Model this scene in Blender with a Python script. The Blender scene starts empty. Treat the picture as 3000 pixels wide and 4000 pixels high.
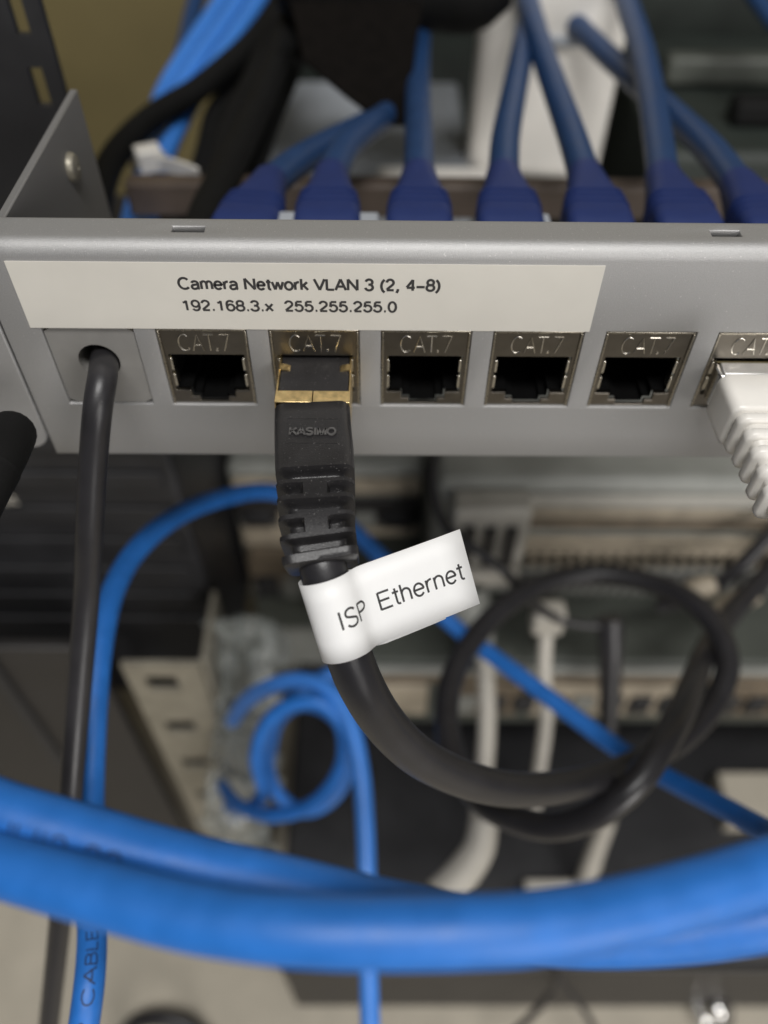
import bpy, bmesh, math, random
from mathutils import Vector, Matrix, noise

# ------------------------------------------------------------------ camera, light, exposure
MM = 0.001                                  # all lengths below are millimetres
scene = bpy.context.scene
COL = scene.collection

cam_data = bpy.data.cameras.new("camera")
cam = bpy.data.objects.new("camera", cam_data)
COL.objects.link(cam)
cam_data.sensor_fit = 'VERTICAL'
cam_data.sensor_height = 24.0
cam_data.lens = 24.0 * 1750.0 / 2212.0
cam_data.clip_start = 0.004
cam_data.clip_end = 20.0
CAM_POS = Vector((35.41, -103.77, 79.20))
TILT, YAW, ROLL = math.radians(50.0), math.radians(0.59), math.radians(0.79)
fwd = Vector((math.sin(YAW) * math.cos(TILT), math.cos(YAW) * math.cos(TILT), -math.sin(TILT)))
right = Vector((math.cos(YAW), -math.sin(YAW), 0.0))
upv = right.cross(fwd)
rr_ = math.cos(ROLL) * right + math.sin(ROLL) * upv
uu_ = -math.sin(ROLL) * right + math.cos(ROLL) * upv
rot = Matrix((rr_, uu_, -fwd)).transposed().to_4x4()
cam.matrix_world = Matrix.Translation(CAM_POS * MM) @ rot
cam_data.dof.use_dof = True
cam_data.dof.focus_distance = 0.120
cam_data.dof.aperture_fstop = cam_data.lens / 3.2      # a 3.2 mm wide phone lens opening
scene.camera = cam

world = bpy.data.worlds.new("World")
scene.world = world
world.use_nodes = True
bg = world.node_tree.nodes["Background"]
bg.inputs[0].default_value = (0.95, 0.97, 1.0, 1)
bg.inputs[1].default_value = 0.06


def area_light(name, loc, target, size, power, color):
    l = bpy.data.lights.new(name, 'AREA')
    l.shape = 'RECTANGLE'
    l.size, l.size_y = size[0] * MM, size[1] * MM
    l.energy = power
    l.color = color
    o = bpy.data.objects.new(name, l)
    COL.objects.link(o)
    o.location = Vector(loc) * MM
    d = (Vector(target) - Vector(loc)).normalized()
    o.rotation_euler = d.to_track_quat('-Z', 'Y').to_euler()
    return o


area_light("ceiling_lamp", (120, -560, 1250), (40, 0, -60), (800, 300), 17.5, (1.0, 0.985, 0.965))
area_light("room_bounce_fill", (700, -1250, 140), (60, 0, -80), (600, 800), 11.5, (1.0, 0.965, 0.93))  # added area fill, standing for light bounced around the room

scene.view_settings.view_transform = 'Standard'
scene.view_settings.look = 'None'
scene.view_settings.exposure = 0.0
scene.view_settings.gamma = 1.0
scene.view_settings.use_curve_mapping = False
scene.cycles.use_denoising = True
scene.cycles.max_bounces = 6

# ------------------------------------------------------------------ helpers
random.seed(7)
LOC = {}


def tag(o, label=None, cat=None, group=None, kind=None):
    if label: o["label"] = label
    if cat: o["category"] = cat
    if group: o["group"] = group
    if kind: o["kind"] = kind
    return o


def thing(name, loc, label, cat, group=None):
    o = bpy.data.objects.new(name, None)
    o.empty_display_size = 0.005
    COL.objects.link(o)
    o.location = Vector(loc) * MM
    LOC[o.name] = Vector(loc)
    return tag(o, label, cat, group)


def copy_thing(root, offset, label):
    c = root.copy()
    COL.objects.link(c)
    c.location = root.location + Vector(offset) * MM
    LOC[c.name] = LOC[root.name] + Vector(offset)
    c["label"] = label
    for ch in root.children:
        d = ch.copy(); COL.objects.link(d); d.parent = c
        for g in ch.children:
            e = g.copy(); COL.objects.link(e); e.parent = d
    return c


class MB:
    """collects geometry in millimetres, then links it as one mesh object"""
    def __init__(s):
        s.v, s.f = [], []

    def add(s, verts, faces):
        n = len(s.v)
        s.v += [Vector(p) for p in verts]
        s.f += [tuple(i + n for i in f) for f in faces]
        return s

    def box(s, x0, x1, y0, y1, z0, z1, rz=0.0, about=None):
        p = [Vector((x, y, z)) for z in (z0, z1) for y in (y0, y1) for x in (x0, x1)]
        if rz:
            c = Vector(about) if about else Vector(((x0 + x1) / 2, (y0 + y1) / 2, 0))
            R = Matrix.Rotation(rz, 3, 'Z')
            p = [R @ (q - c) + c for q in p]
        return s.add(p, [(0, 2, 3, 1), (4, 5, 7, 6), (0, 1, 5, 4), (2, 6, 7, 3), (0, 4, 6, 2), (1, 3, 7, 5)])

    def rings(s, rings, cap0=True, cap1=True, closed=True):
        n = len(rings[0]); base = len(s.v)
        for r in rings:
            s.v += [Vector(p) for p in r]
        m = n if closed else n - 1
        for i in range(len(rings) - 1):
            for j in range(m):
                a = base + i * n + j; b = base + i * n + (j + 1) % n
                s.f.append((a, b, b + n, a + n))
        if cap0: s.f.append(tuple(base + j for j in reversed(range(n))))
        if cap1: s.f.append(tuple(base + (len(rings) - 1) * n + j for j in range(n)))
        return s

    def tube(s, path, r, n=16, per=10, caps=True):
        pts, tang, nx, nz, rad = frames(path, r, per)
        rings = []
        for p, a, b, q in zip(pts, nx, nz, rad):
            rings.append([p + (a * math.cos(t) + b * math.sin(t)) * q for t in [2 * math.pi * k / n for k in range(n)]])
        return s.rings(rings, caps, caps)

    def build(s, name, mat, parent=None, bevel=0.0, segs=2, smooth=True, angle=35, origin=None):
        me = bpy.data.meshes.new(name)
        if parent is not None:
            o0 = LOC[parent.name]
        elif origin is not None:
            o0 = Vector(origin)
        else:
            o0 = sum(s.v, Vector()) / len(s.v)
        me.from_pydata([tuple((p - o0) * MM) for p in s.v], [], s.f)
        bm = bmesh.new(); bm.from_mesh(me)
        bmesh.ops.recalc_face_normals(bm, faces=bm.faces)
        bm.to_mesh(me); bm.free()
        if smooth:
            for p in me.polygons: p.use_smooth = True
            me.set_sharp_from_angle(angle=math.radians(angle))
        me.materials.append(mat)
        o = bpy.data.objects.new(name, me)
        COL.objects.link(o)
        if parent is not None:
            o.parent = parent
        else:
            o.location = o0 * MM
        LOC[o.name] = o0
        if bevel:
            b = o.modifiers.new("bevel", 'BEVEL')
            b.width = bevel * MM; b.segments = segs; b.limit_method = 'ANGLE'; b.angle_limit = math.radians(40)
            b.harden_normals = False
        return o


def catmull(path, per=10):
    P = [Vector(p) for p in path]
    P = [P[0] * 2 - P[1]] + P + [P[-1] * 2 - P[-2]]
    out = []
    for i in range(1, len(P) - 2):
        a, b, c, d = P[i - 1], P[i], P[i + 1], P[i + 2]
        t0 = 0; t1 = t0 + max((b - a).length, 1e-6) ** .5; t2 = t1 + max((c - b).length, 1e-6) ** .5; t3 = t2 + max((d - c).length, 1e-6) ** .5
        for k in range(per):
            t = t1 + (t2 - t1) * k / per
            A1 = (t1 - t) / (t1 - t0) * a + (t - t0) / (t1 - t0) * b
            A2 = (t2 - t) / (t2 - t1) * b + (t - t1) / (t2 - t1) * c
            A3 = (t3 - t) / (t3 - t2) * c + (t - t2) / (t3 - t2) * d
            B1 = (t2 - t) / (t2 - t0) * A1 + (t - t0) / (t2 - t0) * A2
            B2 = (t3 - t) / (t3 - t1) * A2 + (t - t1) / (t3 - t1) * A3
            out.append((t2 - t) / (t2 - t1) * B1 + (t - t1) / (t2 - t1) * B2)
    out.append(P[-2].copy())
    return out


def frames(path, r, per=10, upref=None):
    pts = catmull(path, per)
    for _ in range(3 if per >= 6 else 0):                       # relax small kinks
        pts = [pts[0]] + [(pts[i - 1] + pts[i] * 2 + pts[i + 1]) / 4 for i in range(1, len(pts) - 1)] + [pts[-1]]
    n = len(pts)
    tang = [(pts[min(i + 1, n - 1)] - pts[max(i - 1, 0)]).normalized() for i in range(n)]
    up = Vector(upref) if upref else (Vector((0, 0, 1)) if abs(tang[0].z) < .9 else Vector((0, -1, 0)))
    a = tang[0].cross(up).normalized()
    nx, nz = [], []
    for t in tang:
        a = (a - t * a.dot(t)).normalized()
        nx.append(a.copy()); nz.append(a.cross(t).normalized())
    if callable(r): rad = [r(i / (n - 1)) for i in range(n)]
    else: rad = [r] * n
    return pts, tang, nx, nz, rad


def rrect(w, h, r, k=4):
    out = []
    for cx, cz, a0 in ((w / 2 - r, h / 2 - r, 0), (-w / 2 + r, h / 2 - r, 90), (-w / 2 + r, -h / 2 + r, 180), (w / 2 - r, -h / 2 + r, 270)):
        for i in range(k + 1):
            a = math.radians(a0 + 90 * i / k)
            out.append((cx + r * math.cos(a), cz + r * math.sin(a)))
    return out


def densify(ring, k=5, m=14):
    out = []
    n = len(ring)
    for i in range(n):
        a, b = ring[i], ring[(i + 1) % n]
        mm = m if i % (k + 1) == k else 1
        for q in range(mm):
            out.append((a[0] + (b[0] - a[0]) * q / mm, a[1] + (b[1] - a[1]) * q / mm))
    return out


def el(cx, cy, rx, ry, a0, a1, n=16):
    return [(cx + rx * math.cos(math.radians(a0 + (a1 - a0) * k / n)), cy + ry * math.sin(math.radians(a0 + (a1 - a0) * k / n))) for k in range(n + 1)]


# plain sans-serif lettering drawn as strokes: glyph -> (advance, strokes), capital height 1
GL = {
    ' ': (.30, []),
    'C': (.78, [el(.40, .5, .36, .5, 42, 318, 24)]),
    'a': (.56, [el(.265, .5, .205, .21, 165, 0, 12) + [(.47, .12), (.49, .03), (.54, .0)], [(.47, .43), (.30, .40), (.20, .38)] + el(.215, .19, .165, .19, 95, 270, 12) + [(.33, .03), (.42, .10), (.47, .22)]]),
    'm': (.84, [[(.07, 0), (.07, .71)], [(.07, .45)] + el(.245, .47, .17, .24, 165, 0, 10) + [(.415, 0)], [(.415, .45)] + el(.595, .47, .17, .24, 165, 0, 10) + [(.765, 0)]]),
    'e': (.58, [[(.055, .375), (.525, .375)] + el(.29, .355, .235, .355, 4, 322, 22)]),
    'r': (.36, [[(.07, 0), (.07, .71)], [(.07, .40), (.11, .57), (.19, .67), (.28, .70), (.34, .695)]]),
    'N': (.78, [[(.08, 0), (.08, 1)], [(.08, 1), (.69, 0)], [(.69, 0), (.69, 1)]]),
    't': (.33, [[(.16, .92), (.16, .14), (.18, .05), (.24, .01), (.31, .02)], [(.01, .70), (.31, .70)]]),
    'w': (.76, [[(.02, .71), (.20, 0)], [(.20, 0), (.38, .70)], [(.38, .70), (.56, 0)], [(.56, 0), (.74, .71)]]),
    'o': (.60, [el(.30, .355, .245, .355, 0, 360, 26)]),
    'k': (.52, [[(.07, 0), (.07, 1)], [(.07, .27), (.46, .71)], [(.20, .42), (.49, 0)]]),
    'V': (.70, [[(.01, 1), (.35, 0)], [(.35, 0), (.69, 1)]]),
    'L': (.58, [[(.08, 1), (.08, 0)], [(.08, .03), (.55, .03)]]),
    'A': (.72, [[(.02, 0), (.36, 1)], [(.36, 1), (.70, 0)], [(.14, .33), (.58, .33)]]),
    '3': (.60, [el(.29, .755, .215, .245, 170, -80, 16), [(.24, .53), (.33, .53)], el(.285, .27, .245, .27, 88, -172, 18)]),
    '(': (.34, [el(.50, .40, .40, .66, 118, 242, 16)]),
    ')': (.34, [el(-.17, .40, .40, .66, 62, -62, 16)]),
    '2': (.60, [el(.285, .715, .225, .285, 175, -28, 16) + [(.34, .40), (.16, .20), (.07, .06)], [(.06, .03), (.53, .03)]]),
    ',': (.30, [[(.16, .14), (.15, .0), (.07, -.22)]]),
    '.': (.26, [[(.07, .055), (.19, .055)]]),
    '4': (.60, [[(.43, 0), (.43, 1)], [(.43, .99), (.04, .30)], [(.04, .27), (.57, .27)]]),
    '\u2013': (.60, [[(.03, .34), (.57, .34)]]),
    '-': (.40, [[(.05, .34), (.35, .34)]]),
    '8': (.60, [el(.30, .755, .205, .245, 0, 360, 22), el(.30, .27, .245, .27, 0, 360, 24)]),
    '1': (.60, [[(.35, 0), (.35, 1)], [(.35, .97), (.28, .84), (.12, .78)]]),
    '9': (.60, [el(.285, .68, .235, .32, 0, 360, 24), [(.52, .66), (.52, .45)] + el(.285, .32, .235, .32, 0, -150, 14)]),
    '6': (.60, [el(.31, .32, .235, .32, 0, 360, 24), [(.075, .34), (.075, .55)] + el(.31, .68, .235, .32, 180, 30, 14)]),
    '5': (.60, [[(.50, .97), (.14, .97)], [(.14, .97), (.09, .47)], [(.09, .47), (.15, .56)] + el(.285, .325, .245, .325, 118, -165, 20)]),
    '0': (.60, [el(.30, .5, .235, .5, 0, 360, 28)]),
    'x': (.54, [[(.04, 0), (.50, .71)], [(.04, .71), (.50, 0)]]),
    'I': (.26, [[(.13, 0), (.13, 1)]]),
    'S': (.70, [el(.345, .745, .26, .255, 25, 215, 14) + [(.24, .545), (.44, .47)] + el(.345, .265, .285, .265, 35, -155, 16)]),
    'P': (.68, [[(.08, 0), (.08, 1)], [(.08, .97), (.36, .97)] + el(.37, .73, .25, .24, 90, -90, 14) + [(.08, .49)]]),
    'E': (.68, [[(.08, 0), (.08, 1)], [(.08, .97), (.62, .97)], [(.08, .52), (.57, .52)], [(.08, .03), (.64, .03)]]),
    'h': (.56, [[(.07, 0), (.07, 1)], [(.07, .42)] + el(.275, .46, .20, .25, 168, 0, 12) + [(.475, 0)]]),
    'n': (.56, [[(.07, 0), (.07, .71)], [(.07, .42)] + el(.275, .46, .20, .25, 168, 0, 12) + [(.475, 0)]]),
    'B': (.70, [[(.08, 0), (.08, 1)], [(.08, .97), (.34, .97)] + el(.36, .755, .21, .215, 90, -90, 12) + [(.08, .54)], [(.08, .54), (.38, .54)] + el(.38, .285, .25, .255, 90, -90, 12) + [(.08, .03)]]),
    'K': (.70, [[(.08, 0), (.08, 1)], [(.08, .36), (.63, 1)], [(.27, .57), (.67, 0)]]),
    'M': (.86, [[(.08, 0), (.08, 1)], [(.08, 1), (.43, 0)], [(.43, 0), (.78, 1)], [(.78, 1), (.78, 0)]]),
    'O': (.82, [el(.41, .5, .36, .5, 0, 360, 28)]),
    'X': (.68, [[(.02, 0), (.66, 1)], [(.02, 1), (.66, 0)]]),
    'U': (.74, [[(.08, 1), (.08, .32)] + el(.37, .32, .29, .32, 180, 360, 16) + [(.66, 1)]]),
    'J': (.54, [[(.44, 1), (.44, .25)] + el(.25, .25, .19, .25, 0, -180, 12)]),
}


def text_geo(body, width, cap, weight=.13, shear=0.0, step=.12):
    """flat stroke lettering: x 0..width, capital height cap, base line at y = 0, as quads"""
    strokes = []; x = 0.0
    for ch in body:
        adv, ss = GL[ch]
        for s in ss: strokes.append([(x + a, b) for a, b in s])
        x += adv + .05
    x0 = min(p[0] for s in strokes for p in s) - weight / 2; x1 = max(p[0] for s in strokes for p in s) + weight / 2
    kx = width / (x1 - x0)
    vs, fs = [], []
    for n, s in enumerate(strokes):
        d = []
        for a, b in zip(s, s[1:]):
            m = max(1, int(math.hypot(b[0] - a[0], b[1] - a[1]) / step))
            d += [(a[0] + (b[0] - a[0]) * k / m, a[1] + (b[1] - a[1]) * k / m) for k in range(m)]
        d.append(s[-1])
        d = [Vector(((p[0] - x0) * kx, (p[1] * (1 - weight) + weight / 2) * cap, 0)) for p in d]
        closed = (d[0] - d[-1]).length < 1e-4
        hw = weight * cap / 2
        base = len(vs); N_ = len(d)
        for i in range(N_):
            a = d[i - 1] if i else (d[-2] if closed else d[0])
            b = d[i + 1] if i < N_ - 1 else (d[1] if closed else d[-1])
            t = (b - a).normalized(); nr = Vector((-t.y, t.x, 0))
            p = d[i]
            for sg in (-1, 1):
                q = p + nr * hw * sg
                vs.append(Vector((q.x + shear * q.y, q.y, n * .0006)))
        for i in range(N_ - 1):
            k = base + 2 * i
            fs.append((k, k + 2, k + 3, k + 1))
    return vs, fs


# ------------------------------------------------------------------ materials
def material(name, color, rough=0.5, metal=0.0, var=0.06, vscale=400.0, bump=0.0, bscale=900.0, speck=0.0, speck_col=(.5, .48, .44),
             speck_scale=1500.0, spec=0.5, rvar=0.08, coat=0.0, alpha=1.0, trans=0.0, sheen=0.0):
    m = bpy.data.materials.new(name); m.use_nodes = True
    nt = m.node_tree; N = nt.nodes; L = nt.links
    b = N["Principled BSDF"]
    b.inputs["Metallic"].default_value = metal
    b.inputs["Specular IOR Level"].default_value = spec
    b.inputs["Coat Weight"].default_value = coat
    b.inputs["Alpha"].default_value = alpha
    b.inputs["Transmission Weight"].default_value = trans
    tc = N.new("ShaderNodeTexCoord")
    n1 = N.new("ShaderNodeTexNoise"); n1.inputs["Scale"].default_value = vscale; n1.inputs["Detail"].default_value = 5
    L.new(tc.outputs["Object"], n1.inputs["Vector"])
    r1 = N.new("ShaderNodeMapRange")
    r1.inputs[1].default_value = .3; r1.inputs[2].default_value = .7
    r1.inputs[3].default_value = 1 - var; r1.inputs[4].default_value = 1 + var
    L.new(n1.outputs["Fac"], r1.inputs[0])
    mul = N.new("ShaderNodeMix"); mul.data_type = 'RGBA'; mul.blend_type = 'MULTIPLY'; mul.inputs[0].default_value = 1
    mul.inputs[6].default_value = (*color, 1)
    L.new(r1.outputs[0], mul.inputs[7])
    col_out = mul.outputs[2]
    if speck:
        n2 = N.new("ShaderNodeTexNoise"); n2.inputs["Scale"].default_value = speck_scale; n2.inputs["Detail"].default_value = 2
        L.new(tc.outputs["Object"], n2.inputs["Vector"])
        r2 = N.new("ShaderNodeMapRange"); r2.inputs[1].default_value = .72 - speck * .1; r2.inputs[2].default_value = .80 - speck * .1
        L.new(n2.outputs["Fac"], r2.inputs[0])
        mx = N.new("ShaderNodeMix"); mx.data_type = 'RGBA'
        L.new(r2.outputs[0], mx.inputs[0]); L.new(col_out, mx.inputs[6]); mx.inputs[7].default_value = (*speck_col, 1)
        col_out = mx.outputs[2]
    L.new(col_out, b.inputs["Base Color"])
    r3 = N.new("ShaderNodeMapRange"); r3.inputs[3].default_value = max(.02, rough - rvar); r3.inputs[4].default_value = min(1, rough + rvar)
    L.new(n1.outputs["Fac"], r3.inputs[0]); L.new(r3.outputs[0], b.inputs["Roughness"])
    if bump:
        n3 = N.new("ShaderNodeTexNoise"); n3.inputs["Scale"].default_value = bscale; n3.inputs["Detail"].default_value = 3
        L.new(tc.outputs["Object"], n3.inputs["Vector"])
        bp = N.new("ShaderNodeBump"); bp.inputs["Strength"].default_value = bump; bp.inputs["Distance"].default_value = 0.0002
        L.new(n3.outputs["Fac"], bp.inputs["Height"]); L.new(bp.outputs[0], b.inputs["Normal"])
    return m


M = dict(
    silver=material("silver_paint", (.435, .432, .428), .55, .65, .07, 4500, .35, 7000, speck=.45, speck_col=(.62, .61, .6), speck_scale=2300),
    shaded_silver=material("shaded_silver", (.27, .265, .26), .6, .5, .07, 4500, .35, 7000),  # the silver paint with shade put into its colour, for the side wall
    pale_warm=material("pale_warm_plastic", (.40, .385, .345), .5, 0, .12, 90, .1, 700),
    nickel=material("nickel", (.20, .182, .155), .32, 1.0, .08, 500, .08, 3000),
    rim_nickel=material("rim_nickel", (.42, .385, .32), .28, 1.0, .10, 900),
    spring=material("spring_nickel", (.70, .66, .58), .25, 1.0, .05),
    gold=material("gold_plating", (.84, .64, .32), .34, 1.0, .28, 700, .08, 2500),
    chrome=material("chrome", (.75, .74, .72), .12, 1.0, .05),
    satin=material("satin_metal", (.85, .84, .82), .38, .8, .04),
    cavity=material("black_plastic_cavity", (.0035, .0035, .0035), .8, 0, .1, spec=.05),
    label=material("white_label_tape", (.64, .615, .555), .45, 0, .02, 150, .05, 800),
    flag=material("white_paper_tape", (.90, .895, .88), .5, 0, .02, 150, .05, 900),
    ink=material("black_ink", (.035, .033, .033), .6, 0, .15, 3000),
    black_rubber=material("black_rubber", (.021, .020, .021), .36, 0, .15, 300, .25, 5000, speck=.5, speck_col=(.15, .145, .14), speck_scale=3000),
    worn_rubber=material("worn_black_rubber", (.085, .082, .08), .45, 0, .3, 1500),
    black_jacket=material("black_cable_jacket", (.022, .021, .023), .37, 0, .12, 200, .10, 3000),
    black_matte=material("black_matte", (.006, .006, .006), .75, 0, .15, 200, .3, 1500, spec=.2),
    brown_black=material("brown_black_fabric", (.005, .004, .0035), .9, 0, .3, 300, .4, 1500, spec=.1),
    blue=material("blue_cable_jacket", (.017, .148, .51), .48, 0, .10, 220, .55, 260, rvar=.16),
    blue_pale=material("pale_blue_cable_jacket", (.05, .22, .68), .38, 0, .06, 120, .08, 2500),
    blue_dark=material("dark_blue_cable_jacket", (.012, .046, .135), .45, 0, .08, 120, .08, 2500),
    navy=material("navy_boot", (.013, .029, .128), .5, 0, .06, 200, .1, 2500),
    print_ink=material("dark_blue_print", (.012, .035, .11), .6, 0, .35, 1500),
    white=material("white_plastic", (.82, .79, .735), .32, 0, .02, 150, .04, 900),
    white_cable=material("white_cable_jacket", (.44, .415, .365), .45, 0, .05, 150),
    zinc=material("zinc_plate", (.34, .315, .255), .45, .5, .15, 120, .1, 900),
    steel_black=material("black_steel", (.022, .020, .019), .5, 0, .2, 60, .15, 1500),
    black_case=material("black_case", (.020, .020, .022), .5, 0, .2, 80, .2, 1200),
    floor=material("beige_floor", (.44, .40, .325), .8, 0, .08, 60, .3, 700),
    olive=material("olive_wall", (.175, .14, .058), .8, 0, .06, 30, .15, 300),
    grey_case=material("grey_case", (.24, .245, .225), .5, .1, .12, 60, .1, 900),
    brown_strip=material("brown_strip", (.16, .125, .085), .6, 0, .3, 90, .2, 700),
    tan_strip=material("tan_strip", (.36, .31, .235), .6, 0, .25, 90, .2, 700),
    green_case=material("grey_green_case", (.060, .066, .056), .55, 0, .15, 70, .1, 900),
    pale_grey=material("pale_grey_plastic", (.36, .385, .42), .4, 0, .06, 60, .05, 700),
    dark_grey=material("dark_grey_plastic", (.020, .026, .022), .6, 0, .3, 40, .2, 600),
    brown_bar=material("brown_bar", (.075, .055, .042), .6, 0, .2, 90, .1, 700),
    insert=material("grey_insert", (.245, .238, .225), .5, .15, .04, 300, .12, 5000),
)
# crumpled clear film
mfilm = material("clear_film", (.34, .36, .34), .15, 0, .25, 90, .3, 400, alpha=.35, coat=.6)
M["film"] = mfilm

# ------------------------------------------------------------------ setting
FLOOR_Z = -392.0
fl = MB().add([(-900, -500, FLOOR_Z), (900, -500, FLOOR_Z), (900, 330, FLOOR_Z), (-900, 330, FLOOR_Z)], [(0, 1, 2, 3)]).build("floor", M["floor"], smooth=False)
tag(fl, kind="structure")
wl = MB().box(-900, 900, 330, 336, FLOOR_Z, 400).build("wall", M["olive"], smooth=False)
tag(wl, kind="structure")

# ------------------------------------------------------------------ patch panel
X0, X1 = -23.7, 135.0
ZB, ZT, RB, LIP = -28.3, 14.8, 2.2, 7.0          # bottom, top, bend radius, depth of the top flange
PITCH, JW, JH = 17.8, 14.4, 16.0


def unroll(s):                                   # distance along the bent sheet -> (y, z)
    h = (ZT - RB) - ZB
    if s <= h: return 0.0, ZB + s
    a = (s - h) / RB
    if a <= math.pi / 2: return RB - RB * math.cos(a), ZT - RB + RB * math.sin(a)
    return RB + (s - h - RB * math.pi / 2), ZT


panel = thing("patch_panel", (X0, 0, ZB), "silver metal patch panel carrying a row of CAT.7 jacks", "patch panel")
holes = [(-17.8, -3.4)] + [(PITCH * i, PITCH * i + JW) for i in range(8)]
H0 = (ZT - RB) - ZB
sl_end = H0 + RB * math.pi / 2
scuts = sorted(set([0, 6, -JH - ZB, -ZB] + [12, 20, 34] + [H0 + RB * math.pi / 2 * k / 8 for k in range(9)] + [sl_end + q for q in (1.1, 2.7, 4.2, LIP - RB)]))
slots = [(4.9, 9.7), (84.0, 88.4)]
xcuts = sorted(set([X0, X1] + [x for h in holes for x in h] + [x for h in slots for x in h]))
verts = []; faces = []; nx_ = len(xcuts)
for s_ in scuts:
    y, z = unroll(s_)
    verts += [(x, y, z) for x in xcuts]
for i in range(len(scuts) - 1):
    sm = (scuts[i] + scuts[i + 1]) / 2
    for j in range(nx_ - 1):
        xm = (xcuts[j] + xcuts[j + 1]) / 2
        if -JH - ZB < sm < -ZB and any(a < xm < b for a, b in holes): continue
        if sl_end + 1.1 < sm < sl_end + 2.7 and any(a < xm < b for a, b in slots): continue
        faces.append((i * nx_ + j, i * nx_ + j + 1, (i + 1) * nx_ + j + 1, (i + 1) * nx_ + j))
fp = MB().add(verts, faces).build("face_plate", M["silver"], panel, angle=50)
bm = bmesh.new(); bm.from_mesh(fp.data)
flip = [f for f in bm.faces if f.calc_center_median().z < (5 - LOC[panel.name].z) * MM and f.normal.y > 0]
if flip: bmesh.ops.reverse_faces(bm, faces=bm.faces)
bm.to_mesh(fp.data); bm.free()
sol = fp.modifiers.new("sheet", 'SOLIDIFY'); sol.thickness = 1.3 * MM; sol.offset = -1
bv = fp.modifiers.new("bevel", 'BEVEL'); bv.width = .18 * MM; bv.segments = 2; bv.limit_method = 'ANGLE'; bv.angle_limit = math.radians(50)
MB().box(X0 + 4, X1, 1.7, 6.4, 10.2, 11.4).build("slot_shade", M["black_case"], panel)  # added black strip, stands in for the shade inside the flange slots
# side wall running back from the left end, with its rivet
MB().box(-22.0, -20.6, 1.5, 52.0, ZB + 2, ZT - .4).build("side_plate", M["shaded_silver"], panel, bevel=.25)
rv = MB()
for (r0, xa) in ((0, 0),):
    c = Vector((-20.6, 38.0, 6.6)); ring = []
    for rad_, dx in ((2.6, 0), (2.6, .5), (2.2, 1.1), (1.2, 1.4), (.5, 1.42), (.45, 1.1)):
        ring.append([c + Vector((dx, rad_ * math.cos(t), rad_ * math.sin(t))) for t in [2 * math.pi * k / 20 for k in range(20)]])
    rv.rings(ring)
rv.build("rivet", M["zinc"], panel)
# mounting ear left of the face, rounded lower corner
ear = MB(); o_ = []
for x, z in [(-24.6, 14.0), (-24.6, -24.2)] + [(-24.6 - 3.6 + 3.6 * math.cos(a), -24.2 - 3.6 * math.sin(a)) for a in [math.radians(q) for q in (15, 30, 45, 60, 75, 90)]] + [(-46, -27.8), (-46, 14.0)]:
    o_.append((x, z))
ear.rings([[(x, .9, z) for x, z in o_], [(x, 2.9, z) for x, z in o_]])
ear.build("mounting_ear", M["silver"], panel, bevel=.3)

# blank insert with the cable hole
bi = thing("blank_insert", (-10.6, 0, -JH), "plain grey blank insert with a round hole for the thin black cable", "blank insert")
m_ = MB(); n = 40
hc = (-10.4, -6.9); hr = 3.35
outer, inner = [], []
for k in range(n):
    a = 2 * math.pi * k / n + math.pi / 4
    dx, dz = math.cos(a), math.sin(a)
    hw, hh = 7.05, 7.85
    t = min(hw / abs(dx) if abs(dx) > 1e-6 else 1e9, hh / abs(dz) if abs(dz) > 1e-6 else 1e9)
    outer.append((-10.6 + dx * t, -8.0 + dz * t)); inner.append((hc[0] + hr * dx, hc[1] + hr * dz))
m_.rings([[(x, 8, z) for x, z in outer], [(x, .35, z) for x, z in outer], [(x, .35, z) for x, z in inner], [(x, 8, z) for x, z in inner]], False, False)
m_.build("front_plate", M["insert"], bi, angle=30)
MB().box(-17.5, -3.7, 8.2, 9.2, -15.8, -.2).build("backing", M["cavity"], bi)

# ------------------------------------------------------------------ CAT.7 jacks


def polyline(mb, pts, r, y=0.0, n=8):
    P = [Vector((a, y, b)) for a, b in pts]
    rings = []
    for i, p in enumerate(P):
        t = (P[min(i + 1, len(P) - 1)] - P[max(i - 1, 0)]).normalized()
        s_ = t.cross(Vector((0, 1, 0))).normalized()
        rings.append([p + (s_ * math.cos(q) + Vector((0, 1, 0)) * math.sin(q)) * r for q in [2 * math.pi * k / n for k in range(n)]])
    mb.rings(rings)


def arc(cx, cz, rx, rz, a0, a1, n=14):
    return [(cx + rx * math.cos(math.radians(a0 + (a1 - a0) * k / n)), cz + rz * math.sin(math.radians(a0 + (a1 - a0) * k / n))) for k in range(n + 1)]


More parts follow.
